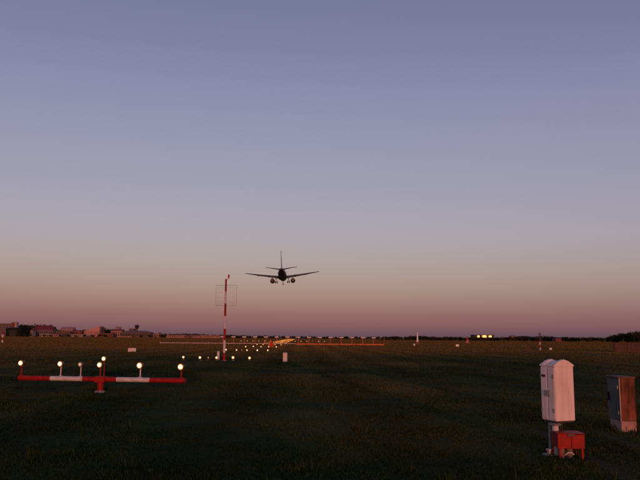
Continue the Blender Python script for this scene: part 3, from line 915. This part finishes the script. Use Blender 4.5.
# ------------------------------------------------------------------ the landing airliner
def airliner():
    Y = 325.0
    p = at(282.3, 274.8, Y)
    t = thing('airliner', 'dark twin engined jet airliner landing with wheels and flaps down', 'airplane', p)
    t.rotation_euler = (R(0.3), R(-2.0), RY)     # nose up, slight bank to the left
    Mf = mat('airliner_paint', (.035, .036, .045), .35, (.028, .028, .036), .5, spec=.5)
    Mw = mat('wing_grey', (.10, .085, .08), .6, (.08, .068, .064), .5, spec=.2)
    Md = mat('engine_dark', (.03, .028, .028), .5)
    # fuselage: rings along Y (nose +), (y, radius, centre z)
    prof = [(-19.3, .18, 1.05), (-18.5, .45, 1.0), (-16.5, .85, .82), (-13.5, 1.30, .52), (-10, 1.68, .18), (-6.5, 1.88, 0), (0, 1.90, 0),
            (8, 1.90, 0), (13, 1.86, -.02), (15.5, 1.66, -.10), (17.2, 1.28, -.24), (18.4, .80, -.38), (19.1, .30, -.46), (19.25, .05, -.48)]
    n = 24
    q = MB().ring_loft([[(math.cos(2 * math.pi * k / n) * r, y, zc + math.sin(2 * math.pi * k / n) * r * 1.05) for k in range(n)] for y, r, zc in prof])
    fus = q.build('fuselage', Mf, t, True)
    q = MB().ring_loft([[(math.cos(2 * math.pi * k / n) * r, y, -1.25 + math.sin(2 * math.pi * k / n) * r * .5) for k in range(n)] for y, r in ((-4.5, .3), (-3, 1.5), (0, 2.0), (4, 2.0), (6.2, 1.4), (7.2, .3))])
    q.build('wing_fairing', Mf, fus, True)
    for s in (-1, 1):
        me = MB().box(-.02, .02, -.13, .13, -.18, .18).mesh('window', M_glass)
        for k in range(30):
            link('window', me, fus, (s * 1.885, -9 + k * .78 if k < 30 else 0, .45))
    q = MB().ring_loft([[(x, y, z) for x, z in ((-.9, .55), (.9, .55), (.8, .95), (-.8, .95))] for y, in ((16.2,), (17.1,))])
    q.build('cockpit_window', M_glass, fus)
    af = [(0, 0), (.05, .045), (.25, .075), (.55, .06), (1, .004), (1, -.004), (.55, -.025), (.2, -.04), (.04, -.03)]
    def surface(secs, name, m, vertical=False):
        rings = []
        for (span, le, chord, z, tk) in secs:
            rings.append([((span, le - u * chord, z + w * chord * tk) if not vertical else (w * chord * tk, le - u * chord, span)) for u, w in af])
        q = MB().ring_loft(rings)
        return q.build(name, m, t, True)
    tan6 = math.tan(R(6))
    for s in (-1, 1):
        secs = []
        for u in (0, .1, .32, .6, .85, 1):
            sp = 1.2 + u * 15.9
            le = 6.6 - sp * .50
            ch = 8.2 - (sp - 1.2) * .47 if sp < 6.3 else 5.8 - (sp - 6.3) * .39
            secs.append((s * sp, le, ch, -1.05 + (sp - 1.2) * tan6 + .25 * u * u, 1.35))
        if s < 0: secs = secs
        w = surface(secs, 'wing', Mw)
        if s > 0:
            w.data.flip_normals()
        # flaps hinged down behind the wing
        for a_, b_, c_ in ((2.1, 5.6, 1.5), (6.6, 11.6, 1.05)):
            ring = []
            for sp in (a_, b_):
                le = 6.6 - sp * .5
                ch = 8.2 - (sp - 1.2) * .47 if sp < 6.3 else 5.8 - (sp - 6.3) * .39
                te = le - ch; z = -1.05 + (sp - 1.2) * tan6 - .06
                cc = c_ * (1 if sp == a_ else .85)
                ring.append([(s * sp, te + .35, z), (s * sp, te + .2, z + .12), (s * sp, te - cc * .82, z - cc * .45), (s * sp, te - cc * .8, z - cc * .52)])
            fl = MB().ring_loft(ring).build('flap', Mw, w)
        for sp in (3.6, 8.0, 11.0):
            le = 6.6 - sp * .5
            ch = 8.2 - (sp - 1.2) * .47 if sp < 6.3 else 5.8 - (sp - 6.3) * .39
            z = -1.05 + (sp - 1.2) * tan6
            MB().lathe([(.05, le - ch - 1.3), (.16, le - ch - .5), (.2, le - ch + .8), (.05, le - ch + 2.0)], 'Y', 8, (s * sp, 0, z - .35)).build('flap_track_fairing', Mw, w, True)
        # tailplane
        st = surface([(s * .4, -14.2, 4.2, 1.05, 1.0), (s * 7.0, -18.0, 1.5, 1.05 + 6.6 * math.tan(R(7)), .9)], 'tailplane', Mf)
        # engine
        ex, ey, ez = s * 4.85, 5.2, -2.35
        en = MB().lathe([(.98, 2.1), (1.08, 1.9), (1.12, 1.0), (1.05, -.6), (.85, -1.9), (.80, -1.9), (.86, -.8), (.86, 1.7)], 'Y', 20, (ex, ey, ez), False, False).build('engine', Md, t, True)
        MB().lathe([(.62, -1.0), (.55, -2.0), (.46, -2.6)], 'Y', 16, (ex, ey, ez)).build('exhaust', mat('exhaust_metal', (.12, .10, .09), .4, metal=.7), en, True)
        MB().lathe([(.30, -2.6), (.05, -3.2)], 'Y', 12, (ex, ey, ez)).build('exhaust_cone', Md, en, True)
        MB().lathe([(.86, 1.2), (.25, 1.3), (.02, 1.7)], 'Y', 16, (ex, ey, ez)).build('fan', Md, en, True)
        MB().ring_loft([[(ex - .12, y, z0), (ex + .12, y, z0), (ex + .12, y, z1), (ex - .12, y, z1)] for y, z0, z1 in ((ey + .9, ez + .8, ez + 1.15), (ey - 1.5, ez + .7, -.75), (ey - 3.4, ez + 1.0, -.75))]).build('pylon', Mw, en)
        # main gear
        gx, gy = s * 2.86, -1.3
        g = MB().tube((gx, gy, -1.0), (gx, gy, -3.55), .13, n=10)
        g.tube((gx, gy, -2.1), (s * 1.3, gy, -1.3), .07, n=8)
        g.tube((gx - .5, gy, -3.5), (gx + .5, gy, -3.5), .08, n=8)
        gear = g.build('main_gear', M_steel, t, True)
        for dx in (-.43, .43):
            MB().lathe([(.3, -.18), (.5, -.2), (.56, -.12), (.56, .12), (.5, .2), (.3, .18)], 'X', 18, (gx + dx, gy, -3.5)).build('wheel', M_black, gear, True)
        MB().box(gx + s * .2, gx + s * .24, gy - .6, gy + .6, -2.5, -1.2).build('gear_door', Mw, gear)
    # fin
    surface([(1.2, -11.0, 6.8, 0, .8), (2.2, -12.6, 5.6, 0, .8), (9.2, -17.8, 2.2, 0, .8)], 'fin', Mf, True)
    q = MB().ring_loft([[(-.05, -8.0, 1.7), (.05, -8.0, 1.7), (.05, -7.9, 1.75), (-.05, -7.9, 1.75)], [(-.12, -13.5, 1.4), (.12, -13.5, 1.4), (.1, -13.0, 3.3), (-.1, -13.0, 3.3)]])
    q.build('dorsal_fillet', Mf, t)
    # nose gear
    g = MB().tube((0, 13.6, -1.6), (0, 13.6, -3.5), .10, n=8)
    g.tube((-.3, 13.6, -3.5), (.3, 13.6, -3.5), .06, n=6)
    gear = g.build('nose_gear', M_steel, t, True)
    for dx in (-.22, .22):
        MB().lathe([(.2, -.1), (.33, -.11), (.36, -.06), (.36, .06), (.33, .11), (.2, .1)], 'X', 14, (dx, 13.6, -3.5)).build('wheel', M_black, gear, True)
    for s in (-1, 1):
        MB().box(s * .32 - .02, s * .32 + .02, 13.2, 14.8, -2.45, -1.8).build('gear_door', Mf, gear)
airliner()
